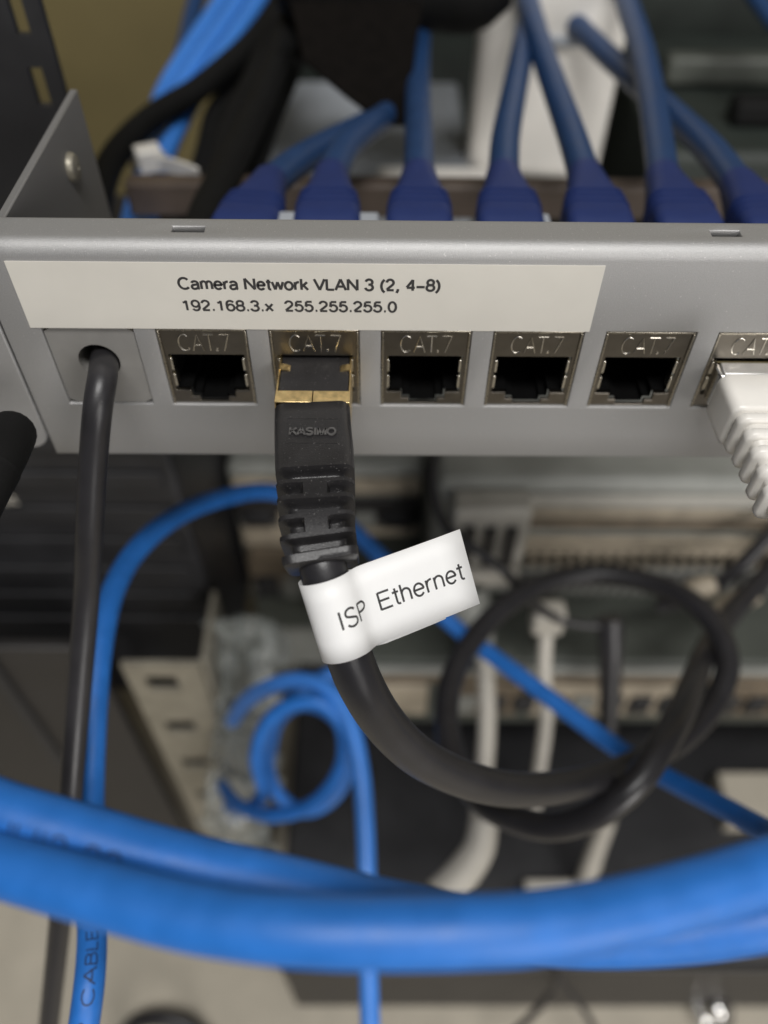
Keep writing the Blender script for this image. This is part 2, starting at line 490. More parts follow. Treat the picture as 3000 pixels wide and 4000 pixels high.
def make_jack():
    t = thing("keystone_jack", (0, 0, -JH), "", "network jack", "CAT.7 jacks in the patch panel")
    YF = .45
    xc = [.12, 1.05, 3.5, 4.8, 9.6, 10.9, 13.35, 14.28]
    zc = [-15.88, -15.55, -14.6, -13.2, -5.5, -.12]

    def hole(x, z):
        if -13.2 < z < -5.5: return 1.05 < x < 13.35
        if -14.6 < z < -13.2: return 3.5 < x < 10.9
        if -15.55 < z < -14.6: return 4.8 < x < 9.6
        return False
    v = [(x, YF, z) for z in zc for x in xc]; f = []
    for i in range(len(zc) - 1):
        for j in range(len(xc) - 1):
            if hole((xc[j] + xc[j + 1]) / 2, (zc[i] + zc[i + 1]) / 2): continue
            f.append((i * 8 + j, i * 8 + j + 1, (i + 1) * 8 + j + 1, (i + 1) * 8 + j))
    o = MB().add(v, f).build("shield_face", M["nickel"], t, smooth=False)
    bm = bmesh.new(); bm.from_mesh(o.data)
    if bm.faces[:][0].normal.y > 0: bmesh.ops.reverse_faces(bm, faces=bm.faces)
    bm.to_mesh(o.data); bm.free()
    s = o.modifiers.new("sheet", 'SOLIDIFY'); s.thickness = .7 * MM; s.offset = -1
    b = o.modifiers.new("bevel", 'BEVEL'); b.width = .14 * MM; b.segments = 2; b.limit_method = 'ANGLE'; b.angle_limit = math.radians(50)
    # black liner behind the opening
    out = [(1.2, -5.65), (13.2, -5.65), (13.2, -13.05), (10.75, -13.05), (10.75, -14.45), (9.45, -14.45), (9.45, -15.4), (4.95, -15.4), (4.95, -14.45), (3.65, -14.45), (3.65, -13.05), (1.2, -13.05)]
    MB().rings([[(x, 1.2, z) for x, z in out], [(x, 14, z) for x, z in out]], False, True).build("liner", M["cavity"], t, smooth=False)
    # housing behind the panel
    MB().box(.3, 14.1, 14.2, 29, -15.7, -.3).build("housing", M["nickel"], t, bevel=.3)
    # raised rim round the face
    rim = MB()
    rim.box(.12, 14.28, .12, .44, -.55, -.13); rim.box(.12, .50, .12, .44, -15.9, -.58); rim.box(13.9, 14.28, .12, .44, -15.9, -.58)
    rim.build("rim", M["rim_nickel"], o, bevel=.1)
    # side springs
    for x in (1.25, 13.1):
        for z0, z1 in ((-8.9, -6.4), (-12.3, -9.7)):
            MB().box(x - .2, x + .2, .55, 2.4, z0, z1).build("spring_contact", M["spring"], t, bevel=.08)
    # corner steps of the keyway
    for xa, xb in ((1.2, 3.4), (11.0, 13.2)):
        MB().box(xa, xb, .9, 3.2, -13.6, -13.25).build("keyway_step", M["nickel"], t, bevel=.08)
    # lettering CAT.7
    L = MB(); r = .115; y = .42
    polyline(L, arc(4.15, -3.0, .95, 1.62, 52, 308), r, y)
    polyline(L, [(5.35, -4.62), (6.25, -1.38), (7.15, -4.62)], r, y); polyline(L, [(5.66, -3.55), (6.84, -3.55)], r, y)
    polyline(L, [(7.35, -1.42), (8.95, -1.42)], r, y); polyline(L, [(8.15, -1.42), (8.15, -4.62)], r, y)
    L.rings([[(9.2 + q * math.cos(a), yy, -4.45 + q * math.sin(a)) for a in [2 * math.pi * k / 10 for k in range(10)]] for q, yy in ((.24, .46), (.22, .32), (.05, .30))], False, True)
    polyline(L, [(9.85, -1.42), (11.3, -1.42), (10.35, -4.62)], r, y)
    L.build("lettering", M["spring"], o)
    return t


jack = make_jack()
jl = ["empty CAT.7 jack beside the grey blank insert",
      "CAT.7 jack with the black gold-plated plug in it",
      "empty CAT.7 jack just right of the black plug",
      "empty CAT.7 jack under the right end of the white label strip",
      "empty CAT.7 jack clear of the label strip, next to the white plug",
      "bright CAT.7 jack at the right edge with the white plug in it"]
jack["label"] = jl[0]
for i in range(1, 6):
    copy_thing(jack, (PITCH * i, 0, 0), jl[i])

# ------------------------------------------------------------------ label strip on the face
ls = thing("label_strip", (-19.3, 0, .06), "long white label strip with two lines of black network text above the jacks", "label")
strip = MB(); xs = [-19.3 + 87.7 * k / 40 for k in range(41)]
strip.rings([[(x, -.13, .06), (x, -.13, 11.9), (x, -.01, 11.9), (x, -.01, .06)] for x in xs])
tape_o = strip.build("tape", M["label"], ls, smooth=False)
for body, x0_, w_, zb_, cap_, dash in (("Camera Network VLAN 3 (2, 4\u20138)", 5.22, 39.25, 7.24, 2.28, 0), ("192.168.3.x  255.255.255.0", 5.20, 32.87, 3.40, 2.15, 0)):
    vs, fs = text_geo(body, w_, cap_, weight=.175)
    MB().add([(x0_ + p.x, -.145 - p.z, zb_ + p.y) for p in vs], fs).build("printed_text", M["ink"], tape_o, smooth=False)

# ------------------------------------------------------------------ black cable with gold plug in the second jack
isp = thing("network_cable", (25, 0, -10), "thick black network cable with gold plug, looping in a knot under the panel", "cable")
PX = PITCH + JW / 2
ins = MB()
ins.box(PX - 5.55, PX + 5.55, -7.7, 7, -12.6, -6.35)
ins.build("plug_insert", M["black_rubber"], isp, bevel=.3)
sh = MB()
for sx in (-1, 1):
    sh.box(PX + sx * 5.72 - .14, PX + sx * 5.72 + .14, -10.2, 7, -12.9, -6.2)
sh.box(PX - 5.85, PX + 5.85, -10.2, 7, -13.1, -12.85)
sh.build("plug_shield", M["gold"], isp, bevel=.1)
st = MB(); st.box(PX - 5.86, PX - .06, -10.2, -7.55, -6.25, -5.95); st.box(PX + .06, PX + 5.86, -10.2, -7.55, -6.27, -5.97)
st.build("shield_strap", M["gold"], isp, bevel=.08)
tb = MB()
for sx in (-1, 1):
    tb.rings([[(PX + sx * a, -1.1 + .0, b), (PX + sx * a, -2.5, b), (PX + sx * a, -2.5, b - .22), (PX + sx * a, -1.1, b - .22)] for a, b in ((5.84, -6.3), (5.7, -6.0), (5.3, -5.95), (4.5, -6.1), (3.9, -6.4))])
tb.build("shield_tab", M["gold"], isp)
# moulded boot with grooves
bpath = [(PX, -10.2, -10.1), (PX + .35, -15, -10.1), (PX + .85, -20, -10.1), (PX + 1.3, -25.5, -10.3), (PX + 1.65, -30.2, -10.9), (PX + 2.1, -33.6, -12.0), (PX + 2.6, -36.3, -13.3)]
fine = catmull(bpath, 40)
acc = [0.0]
for a, b in zip(fine, fine[1:]): acc.append(acc[-1] + (b - a).length)
TOT = acc[-1]


def on_path(s):
    for i in range(len(acc) - 1):
        if acc[i + 1] >= s or i == len(acc) - 2:
            t = (s - acc[i]) / max(acc[i + 1] - acc[i], 1e-9)
            p = fine[i].lerp(fine[i + 1], min(max(t, 0), 1)); tg = (fine[min(i + 2, len(fine) - 1)] - fine[max(i - 1, 0)]).normalized()
            return p, tg


def boot_ring(s, w, h, cut=0.0, spine=False, r=1.6):
    p, tg = on_path(s)
    ex = Vector((1, 0, 0)); ex = (ex - tg * ex.dot(tg)).normalized()
    ez = ex.cross(tg).normalized()
    if ez.z < 0: ez = -ez
    out = []
    for a, b in densify(rrect(w, h, r, 5)):
        e = cut
        if spine:
            u = min(1.0, max(0.0, (abs(a) - w * .17) / (w * .07)))
            e = cut * u
        out.append(p + ex * a * (1 - 2 * min(e, 1.5) / w) + ez * b * (1 - 2 * e / h))
    return out


def bw(s): return 11.7 if s < 11 else max(10.6, 11.7 - (s - 11) / 9 * .9)
def bh(s): return 9.0 if s < 18 else 9.0 + (s - 18) / (TOT - 18) * .6


secs = [(0, .35, 0), (.35, 0, 0)] + [(q, 0, 0) for q in (3, 6, 9, 12)]
for s0, s1, sp in ((13.9, 15.3, 0), (16.6, 17.8, 1), (19.1, 20.3, 0), (21.5, 22.6, 1), (23.9, 24.9, 0)):
    secs += [(s0 - .35 + (s1 - s0 + .7) * k / 10, 2.0 * min(1.0, 1.15 * math.sin(math.pi * k / 10) ** .5), sp) for k in range(11)]
secs += [(TOT - 1.0, 0, 0), (TOT - .3, .1, 0), (TOT, .5, 0)]
rings = [boot_ring(s, bw(s), bh(s), c, bool(sp)) for s, c, sp in secs]
boot_o = MB().rings(rings).build("boot", M["black_rubber"], isp, angle=48)
# moulded name in a frame
ztop = -10.1 + 4.5
plate = MB()
for x0_, x1_, y0_, y1_ in ((PX - 3.45, PX + 4.35, -14.35, -14.2), (PX - 3.45, PX + 4.35, -19.5, -19.35), (PX - 3.45, PX - 3.3, -19.34, -14.36), (PX + 4.2, PX + 4.35, -19.34, -14.36)):
    plate.box(x0_, x1_, y0_, y1_, ztop - .2, ztop + .05)
plate.build("name_frame", M["black_rubber"], boot_o)
vs, fs = text_geo("KASIMO", 7.0, 1.7, weight=.19)
nm = MB(); zz = ztop + .14
nm.add([(PX - 2.95 + p.x, -18.1 + p.y, zz) for p in vs] , fs)
nmo = nm.build("moulded_name", M["worn_rubber"], boot_o, smooth=False)
nms = nmo.modifiers.new("depth", 'SOLIDIFY'); nms.thickness = .2 * MM; nms.offset = 1
# the cable
e0 = fine[-1]
isp_path = [tuple(fine[-20]), tuple(e0)] + [(28.3, -38.1, -15.1), (29.5, -40.8, -18.5), (30.8, -43.7, -22.1), (32.8, -46.5, -28.1), (36.5, -47.9, -38.4), (41.9, -48.4, -49.2), (50.8, -47.1, -62.4), (60.9, -44.4, -74.4), (72.9, -38.8, -87.9), (87.0, -30.8, -101.9), (102.1, -21.0, -115.8), (115.5, -12.3, -122.7), (127.3, -1.6, -124.1), (133.9, 9.5, -122.6), (133.9, 21.2, -121.9), (128.9, 32.1, -123.2), (119.0, 41.0, -126.3), (104.6, 45.8, -128.9), (88.1, 42.4, -129.3), (74.1, 33.5, -129.0), (63.3, 21.2, -129.0), (56.4, 7.9, -128.5), (54.4, -5.2, -127.7), (56.1, -17.6, -126.4), (61.7, -28.4, -123.6), (69.7, -35.0, -118.7), (77.3, -38.1, -113.4), (85.4, -37.9, -105.3), (93.2, -33.7, -99.1), (101.1, -24.8, -98.1), (110.8, -12.3, -104.5), (122.0, 4.0, -116.8), (134.9, 21.9, -133.0), (145.8, 35.1, -140.1), (158.4, 48.1, -142.2), (175.6, 64.7, -141.1), (198.1, 86.0, -138.8)]
MB().tube(isp_path, 3.4, n=24, per=12).build("cable_jacket", M["black_jacket"], isp)

# ------------------------------------------------------------------ flag label on that cable
pts, tang, fnx, fnz, _ = frames(isp_path, 3.4, 12)
A = Vector((27.8, -38.0, -15.1)); Bc = Vector((30.8, -44.1, -23.9))
axis = (Bc - A).normalized()                       # along the cable, downwards
tip_dir = (Vector((48.9, -35.4, -14.7)) - Vector((29.2, -40.6, -18.6))).normalized()
e1 = (tip_dir - axis * tip_dir.dot(axis)).normalized()
e2 = e1.cross(axis).normalized()
if e2.dot(CAM_POS - A) < 0: e2 = -e2
mid = Vector((29.5, -40.8, -18.5))
axis = (Vector((31.2, -44.6, -23.1)) - Vector((27.8, -37.1, -14.0))).normalized()
tip_dir = (Vector((49.4, -32.5, -18.8)) - mid).normalized()
e1 = (tip_dir - axis * tip_dir.dot(axis)).normalized()
e2 = e1.cross(axis).normalized()
if e2.dot(CAM_POS - A) < 0: e2 = -e2
R_ = 3.85
HALF = 5.9
prof = []
for k in range(0, 33):                              # round the cable, back to front
    a = math.radians(330 - k * (330 - 42) / 32)
    prof.append((R_ * math.cos(a), R_ * math.sin(a)))
front_start = next(i for i, p in enumerate(prof) if math.degrees(math.atan2(p[1], p[0])) % 360 <= 181)
prof += [(3.35, 2.1), (3.95, 1.65), (4.7, 1.38), (6.0, 1.32), (9, 1.3), (13, 1.25), (17, 1.1), (21.0, .85)]


def lay(u2, v, off=0.0):
    """u2: position along the front of the profile (mm from the left silhouette), v along the cable"""
    i = front_start; s = 0
    while i < len(prof) - 2:
        d = math.hypot(prof[i + 1][0] - prof[i][0], prof[i + 1][1] - prof[i][1])
        if s + d >= u2: break
        s += d; i += 1
    a, b = prof[i], prof[i + 1]; d = math.hypot(b[0] - a[0], b[1] - a[1]); t = (u2 - s) / d
    p = (a[0] + (b[0] - a[0]) * t, a[1] + (b[1] - a[1]) * t)
    nrm = Vector((-(b[1] - a[1]), b[0] - a[0])).normalized()
    return mid + e1 * (p[0] + nrm.x * off) + e2 * (p[1] + nrm.y * off) + axis * v


fg = thing("flag_label", mid, "white paper flag reading ISP Ethernet, wrapped round the thick black cable", "label")
sheet = MB()
rows = [-HALF, -HALF / 2, 0, HALF / 2, HALF]
sheet.rings([[mid + e1 * a + e2 * b + axis * v for v in rows] for a, b in prof], False, False, closed=False)
so = paper_o = sheet.build("paper", M["flag"], fg, angle=80)
q = so.modifiers.new("sheet", 'SOLIDIFY'); q.thickness = .10 * MM; q.offset = 0
back = MB()
pb = [(2.9, -2.3), (3.5, -.6), (4.3, .6), (5.5, 1.05), (9, 1.12), (13, 1.07), (15.2, 1.0)]
back.rings([[mid + e1 * a + e2 * b + axis * (v + .55 - .02 * a) for v in rows] for a, b in pb], False, False, closed=False)
so = back.build("paper_end", M["flag"], fg, angle=80)
q = so.modifiers.new("sheet", 'SOLIDIFY'); q.thickness = .10 * MM; q.offset = 0
for body, u0, wid in (("ISP", 5.3, 5.2), ("Ethernet", 12.6, 13.9)):
    vs, fs = text_geo(body, wid, 2.95, weight=.11)
    MB().add([lay(u0 + p.x, 1.55 - p.y, .075 + p.z) for p in vs], fs).build("printed_text", M["ink"], paper_o, smooth=False)

# ------------------------------------------------------------------ white plug in the sixth jack
wp = thing("network_cable", (PITCH * 5 + 7.2, 0, -10), "white network cable with ribbed boot plugged in at the right edge", "cable")
WX = PITCH * 5 + JW / 2
MB().box(WX - 5.85, WX + 5.85, -3.2, 7, -13.0, -6.2).build("plug_shield", M["chrome"], wp, bevel=.35)
MB().box(WX - 5.2, WX + 5.2, -3.0, -.2, -6.19, -5.8).build("shield_lip", M["satin"], wp, bevel=.15)
wr = []
wsec = [(-3.1, 11.7, 8.0, 0), (-3.6, 12.3, 8.6, 0), (-7, 12.3, 8.8, 0), (-10.6, 12.1, 8.8, 0), (-11.2, 11.4, 8.2, 0)]
for k in range(5):
    y = -11.6 - k * 3.1; w = 11.2 - k * .75; h = 8.2 - k * .35; z = -k * k * .11
    wsec += [(y, w - 2.2, h - 2.0, z), (y - .25, w - .5, h - .4, z), (y - .5, w, h, z), (y - 1.5, w - .15, h - .1, z), (y - 1.8, w - .6, h - .5, z), (y - 2.0, w - 2.2, h - 2.0, z)]
for y, w, h, z in wsec:
    wr.append([(WX + a - max(0, -y - 12) * .02, y, -9.9 + b + z) for a, b in densify(rrect(w, h, min(1.5, h * .24), 5))])
MB().rings(wr).build("boot", M["white"], wp, angle=50)
MB().tube([(WX - .3, -22, -10.9), (WX - .1, -28, -12.0), (WX + 1.2, -34, -13.6), (WX + 4, -40, -15.5), (WX + 9, -45, -18), (WX + 17, -49, -22), (WX + 30, -52, -30)], 2.9, n=20).build("cable_jacket", M["white"], wp)

# ------------------------------------------------------------------ thin black cable out of the blank insert
c = thing("power_cable", (-10.3, 0, -7.4), "thin black cable coming out of the round hole and hanging down the left side", "cable")
MB().tube([(-10.0, 7.8, -7.3), (-10.0, 2, -7.5)] + [(-8.5, -4.8, -5.9), (-9.0, -8.6, -8.4), (-11.1, -11.9, -16.5), (-14.2, -17.1, -30.0), (-17.9, -21.2, -45.2), (-21.9, -32.2, -63.6), (-25.3, -46.1, -81.8), (-32.5, -59.3, -111.2), (-41.2, -73.9, -144.4), (-45.7, -82.6, -162.2), (-56.6, -106.2, -204.3), (-67.6, -137.3, -256.6)], 2.3, n=20).build("cable_jacket", M["black_jacket"], c)

# ------------------------------------------------------------------ blue cable arching behind the plug
c = thing("network_cable", (3.6, 57.8, -104.1), "blue network cable arching behind the black plug, printed P CABLE at its lower left end", "cable")
bpth = [(202.5, -86.9, -88.0), (158.7, -72.4, -82.7), (119.2, -54.6, -81.2), (120.4, -43.9, -99.6), (118.1, -33.1, -114.0), (105.2, -13.8, -131.9), (82.0, 13.1, -140.8), (60.6, 36.1, -145.3), (40.4, 53.9, -138.3), (20.5, 66.7, -125.1), (2.0, 65.7, -113.1), (-11.5, 50.8, -99.6), (-19.9, 33.5, -88.0), (-24.9, 17.0, -81.1), (-25.9, 2.2, -76.6), (-25.4, -11.5, -76.3), (-24.6, -25.2, -79.9), (-23.5, -39.9, -85.7), (-19.9, -56.1, -86.2), (-15.8, -69.6, -83.2), (-14.5, -76.4, -82.3), (-14.9, -83.4, -85.6), (-15.5, -89.0, -89.0), (-18.9, -111.4, -107.8), (-25.1, -142.7, -139.3)]
MB().tube(bpth, 2.65, n=20, per=12).build("cable_jacket", M["blue"], c)


def print_on(path, radius, per, s_start, body, width, cap, view_from, name, mat, parent, side=0.0, flip=1, gap=.03):
    """wrap lettering onto a cable: runs along the path, faces view_from"""
    pts = frames(path, radius, per)[0]
    L = [0.0]
    for a, b in zip(pts, pts[1:]): L.append(L[-1] + (b - a).length)
    vs, fs = text_geo(body, width, cap, weight=.12)
    out = []
    for p in vs:
        s = s_start + flip * p.x
        i = 0
        while i < len(L) - 2 and L[i + 1] < s: i += 1
        t = (s - L[i]) / (L[i + 1] - L[i])
        c0 = pts[i].lerp(pts[i + 1], t); tg = (pts[i + 1] - pts[i]).normalized()
        tv = (Vector(view_from) - c0); tv = (tv - tg * tv.dot(tg)).normalized()
        sd = tv.cross(tg) * flip
        ang = (p.y - cap / 2) / radius + side
        out.append(c0 + (tv * math.cos(ang) + sd * math.sin(ang)) * (radius + gap))
    return MB().add(out, fs).build(name, mat, parent, smooth=False)


def path_s(path, radius, per, target):
    pts = frames(path, radius, per)[0]
    best, acc_, bl = 1e9, 0, 0
    for i, p in enumerate(pts):
        if i: acc_ += (p - pts[i - 1]).length
        d = (p - Vector(target)).length
        if d < best: best, bl = d, acc_
    return bl


s_at = path_s(bpth, 2.65, 12, (-15.4, -82.3, -84.7))
print_on(bpth, 2.65, 12, s_at, "P  CABLE  LI", 19.5, 2.3, CAM_POS, "printed_text", M["print_ink"], c, side=0.0, flip=-1)

# ------------------------------------------------------------------ blue coil low behind
c = thing("network_cable", (9.2, 3.4, -173.1), "small loop of blue cable curled behind and left of the black loop", "cable")
MB().tube([(-25.7, 19.3, -233.2), (-20.4, 10.2, -221.2), (-13.0, 1.1, -209.1), (-1.4, -6.0, -198.1), (10.3, -7.1, -189.7), (19.3, -4.6, -179.8), (24.7, 1.7, -169.2), (23.7, 9.4, -158.8), (17.2, 13.8, -153.9), (6.7, 14.3, -157.5), (-1.0, 11.4, -166.5), (-4.7, 5.8, -179.0), (-3.7, 1.9, -198.0), (-11.8, 3.7, -217.5), (-21.5, 10.2, -233.0)], 2.45, n=16).build("cable_jacket", M["blue"], c)
c = thing("network_cable", (8.6, 12.8, -195.3), "blurred blue cable making a wider loop behind the small blue one", "cable")
MB().tube([(25.8, 45.2, -187.5), (15.8, 40.4, -186.4), (6.1, 33.5, -187.0), (-1.9, 25.0, -191.7), (-4.3, 14.8, -200.2), (-0.1, 5.3, -208.2), (9.0, 0.6, -212.0), (18.5, 3.4, -209.6), (25.0, 12.1, -204.9), (24.1, 22.9, -198.4), (16.7, 31.3, -195.3), (6.2, 34.4, -196.7), (-2.2, 30.8, -203.8), (-5.3, 22.7, -214.5), (-7.3, 17.0, -227.1), (-13.8, 13.1, -240.9), (-22.9, 13.1, -254.0)], 2.45, n=16).build("cable_jacket", M["blue"], c)
c = thing("network_cable", (26.7, 8.1, -156.0), "blue cable hanging straight down beside the small blue loop", "cable")
MB().tube([(-18.6, 29.4, -201.1), (-10.6, 27.0, -179.6), (0.8, 24.6, -163.2), (10.6, 22.9, -156.8), (19.9, 18.2, -154.1), (26.7, 8.1, -156.0), (30.3, -5.3, -159.4), (31.9, -20.3, -164.1), (32.6, -34.7, -168.3), (33.2, -52.4, -175.4), (34.0, -70.3, -182.5), (34.7, -80.5, -185.8), (36.1, -106.2, -203.5), (37.1, -144.8, -242.4)], 2.8, n=16).build("cable_jacket", M["blue_pale"], c)

# ------------------------------------------------------------------ big blue cables in front
c = thing("network_cable", (15.1, -77.0, -10.7), "rear one of the big blurred blue cables across the bottom, with printed marks", "cable")
p1 = [(-112.9, -35.4, -11.0), (-56.9, -53.3, -9.8), (-21.1, -66.2, -9.8), (-12.6, -69.3, -9.8), (-5.5, -72.0, -9.4), (4.9, -74.6, -10.2), (15.1, -77.1, -10.9), (24.9, -78.8, -12.2), (35.8, -80.5, -14.8), (47.3, -81.8, -17.2), (57.4, -82.5, -17.6), (67.1, -82.5, -16.2), (76.5, -81.8, -13.0), (82.8, -80.8, -10.8), (89.3, -79.4, -8.3), (105.0, -75.6, -3.6), (133.1, -68.8, 2.4), (178.6, -60.6, 7.0)]
MB().tube(p1, 3.15, n=28, per=12).build("cable_jacket", M["blue"], c)
s_at = path_s(p1, 3.15, 12, (-7.0, -71.7, -9.2))
print_on(p1, 3.15, 12, s_at, "JUUI2-22", 17, 2.6, CAM_POS, "printed_text", M["print_ink"], c, side=-.62, flip=1)
c = thing("network_cable", (35.9, -86.1, 0.0), "front one of the big blurred blue cables sagging across the bottom", "cable")
MB().tube([(-112.8, -45.3, -19.2), (-56.9, -59.4, -14.9), (-19.8, -72.3, -12.4), (-10.5, -75.6, -9.8), (-3.2, -78.1, -8.0), (7.7, -81.3, -5.3), (18.8, -84.3, -2.5), (28.3, -85.8, -0.4), (35.9, -86.1, 0.0), (43.1, -86.0, 0.1), (49.5, -85.5, -0.6), (60.9, -83.2, -2.5), (74.1, -79.4, -4.5), (82.2, -76.7, -6.0), (91.9, -73.1, -8.2), (114.3, -65.7, -9.6), (152.1, -55.5, -7.2), (209.3, -44.6, -2.8)], 3.1, n=28, per=12).build("cable_jacket", M["blue"], c)
c = thing("network_cable", (66.3, -82.2, -22.6), "third big blue cable slipping out from under the pair at lower right", "cable")
MB().tube([(29.2, -79.0, -26.7), (40.2, -80.1, -26.2), (51.0, -80.8, -25.4), (61.3, -80.4, -22.4), (71.5, -78.6, -19.5), (79.4, -76.6, -16.4), (86.1, -74.6, -13.4), (93.2, -72.4, -10.2), (109.2, -67.0, -2.9), (142.6, -56.7, 2.1), (192.2, -46.4, 8.6)], 2.9, n=24, per=12).build("cable_jacket", M["blue"], c)

# ------------------------------------------------------------------ plugs and cables behind the panel
rear = [
    ("leftmost navy booted blue cable behind the panel, bending right into the black wrap", 0, 0),
    ("second navy booted blue cable from the left behind the panel", 0, 0),
    ("navy booted blue cable standing straight up behind the panel, under the black wrap", 0, 0),
    ("navy booted blue cable behind the panel in front of the white box's left edge", 0, 0),
    ("navy booted blue cable behind the panel leaning left across the white box", 0, 0),
    ("navy booted blue cable behind the panel rising to the right of the white box", 0, 0),
    ("rightmost navy booted blue cable behind the panel, slanting up to the left", 0, 0),
]
TIPS = [((11.6, 64.7, -9.4), [(15.8, 79.1, -12.9), (23.4, 99.8, -17.7), (32.5, 120.7, -22.3), (40.4, 141.0, -26.1), (45.1, 166.9, -26.5), (47.3, 198.9, -25.7)]),
        ((24.7, 65.7, -8.4), [(26.8, 81.3, -11.0), (31.6, 100.1, -14.8), (37.6, 122.6, -20.6), (44.0, 154.1, -24.2), (47.8, 191.2, -23.0), (50.4, 230.7, -18.6)]),
        ((43.7, 65.8, -8.2), [(44.5, 88.4, -11.4), (45.3, 122.8, -15.2), (46.7, 159.4, -17.1), (49.4, 200.5, -17.8), (51.4, 240.3, -17.1)]),
        ((62.0, 65.8, -8.1), [(65.1, 88.4, -11.3), (70.8, 120.7, -14.1), (77.6, 157.3, -16.0), (84.9, 200.5, -17.5), (90.5, 240.3, -16.7)]),
        ((79.6, 65.8, -7.9), [(80.9, 87.4, -10.6), (81.3, 116.6, -12.3), (81.0, 147.5, -12.4), (81.2, 182.5, -11.8), (81.8, 217.0, -10.3)]),
        ((96.3, 65.6, -7.9), [(100.4, 85.4, -9.5), (104.7, 112.4, -10.3), (108.5, 143.2, -10.6), (110.8, 178.0, -10.1), (113.3, 211.2, -8.3)]),
        ((111.6, 62.5, -7.8), [(113.6, 85.3, -12.1), (112.8, 111.5, -16.3), (109.9, 138.9, -19.4), (104.5, 170.5, -21.7), (95.1, 214.0, -21.8), (87.7, 243.5, -20.6)])]
for i, (lab, _t, _p) in enumerate(rear):
    tip = Vector(TIPS[i][0]); rest = TIPS[i][1]
    basep = Vector((PITCH * i + 7.2, 30, -9.5))
    c = thing("network_cable", basep, lab, "cable", "blue cables plugged into the back of the panel")
    d = (tip - basep)
    rings = []
    for t, w, h, r in ((0, 11.6, 8.2, 1.2), (.28, 11.8, 8.6, 1.4), (.30, 13.2, 9.6, 1.8), (.42, 13.3, 9.6, 2.2), (.55, 12.4, 9.2, 2.6), (.70, 10.6, 8.4, 3.0), (.85, 8.6, 7.6, 3.2), (.97, 7.5, 7.2, 3.4), (1.0, 7.0, 6.8, 3.2)):
        p = basep + d * t
        ex = Vector((1, 0, 0)); tg = d.normalized(); ex = (ex - tg * ex.dot(tg)).normalized(); ez = ex.cross(tg)
        rings.append([p + ex * a + ez * b for a, b in rrect(w, h, r, 5)])
    bo = MB().rings(rings).build("boot", M["navy"], c, angle=60)
    rb = MB()
    for t, w, h in ((.50, 13.0, 9.5), (.56, 12.5, 9.35), (.62, 11.9, 9.1)):
        q0 = []
        for tt, g in ((t - .012, -.4), (t - .008, .12), (t + .008, .12), (t + .012, -.4)):
            p = basep + d * tt
            q0.append([p + ex * a + ez * b for a, b in rrect(w + g * 2, h + g * 2, 2.4, 5)])
        rb.rings(q0, False, False)
    rb.build("boot_ridge", M["navy"], bo)
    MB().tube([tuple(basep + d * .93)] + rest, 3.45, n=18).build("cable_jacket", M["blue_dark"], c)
c = thing("network_cable", (173.7, 219.3, -27.1), "short glimpse of blue cable in the upper right corner", "cable")
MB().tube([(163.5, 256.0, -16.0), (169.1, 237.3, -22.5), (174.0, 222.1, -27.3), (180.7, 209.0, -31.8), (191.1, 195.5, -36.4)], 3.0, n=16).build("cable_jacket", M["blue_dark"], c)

# ------------------------------------------------------------------ blue bundle, upper left
ub = ["blue cable on the left side of the bright upper left bundle", "middle blue cable of the bright upper left bundle", "blue cable on the right side of the bright upper left bundle"]
UB = [[(-17.7, 247.9, -24.3), (-26.8, 223.5, -31.8), (-34.4, 201.2, -37.6), (-39.2, 181.9, -42.1), (-38.3, 157.1, -44.6), (-37.0, 129.4, -45.6), (-35.1, 103.2, -45.3), (-32.9, 83.9, -44.6)],
      [(-9.7, 239.9, -21.9), (-19.6, 215.1, -29.7), (-27.1, 193.7, -34.7), (-33.3, 175.1, -39.9), (-34.7, 152.1, -42.2), (-34.3, 127.1, -43.6), (-32.5, 101.4, -44.2), (-29.5, 81.3, -42.8)],
      [(-2.6, 237.6, -21.1), (-11.7, 212.4, -28.0), (-19.9, 190.5, -33.4), (-26.9, 172.0, -38.5), (-30.5, 150.1, -41.2), (-32.2, 128.6, -43.7), (-30.7, 102.3, -44.8), (-28.1, 83.0, -44.0)]]
for lab, pth in zip(ub, UB):
    c = thing("network_cable", pth[3], lab, "cable", "bright blue cables at upper left")
    MB().tube(pth, 3.2, n=16).build("cable_jacket", M["blue_pale"], c)
c = thing("network_cable", (-39.3, 234.1, -45.2), "blue cable coloured darker for shade, half hidden left of the bright upper left bundle", "cable")
MB().tube([(-34.9, 265.2, -29.5), (-37.7, 248.4, -37.1), (-39.7, 232.0, -44.4), (-41.4, 209.3, -50.4), (-42.7, 190.8, -55.5), (-41.0, 167.6, -59.3)], 3.2, n=14).build("cable_jacket", M["blue_dark"], c)  # same blue as its neighbours, shade put into the darker colour

zt = thing("cable_tie", (-33.4, 132.4, -39.2), "white cable tie round the bright blue bundle, its tail sticking out right", "cable tie")
pp = [(-41.8, 139.4, -43.8), (-36.2, 131.2, -37.6), (-30.4, 125.7, -34.3), (-27.7, 128.5, -37.2), (-28.4, 134.5, -42.6)]
pp = [Vector(q) for q in pp]
ds = MB()
ds.rings([[q + Vector((0, 0, 2.2)) , q + Vector((0, -.8, 2.2)), q + Vector((0, -.8, -2.2)), q + Vector((0, 0, -2.2))] for q in catmull(pp, 6)])
ds.build("band", M["white"], zt)
hd = Vector((-30.9, 122.9, -34.0)); MB().box(hd.x - 3.6, hd.x + 3.6, hd.y - 3, hd.y + 3, hd.z - 3.2, hd.z + 3.2, rz=.4).build("head", M["white"], zt, bevel=.6)
ta, tb_ = Vector((-28.5, 121.9, -34.9)), Vector((-14.1, 109.7, -32.0))
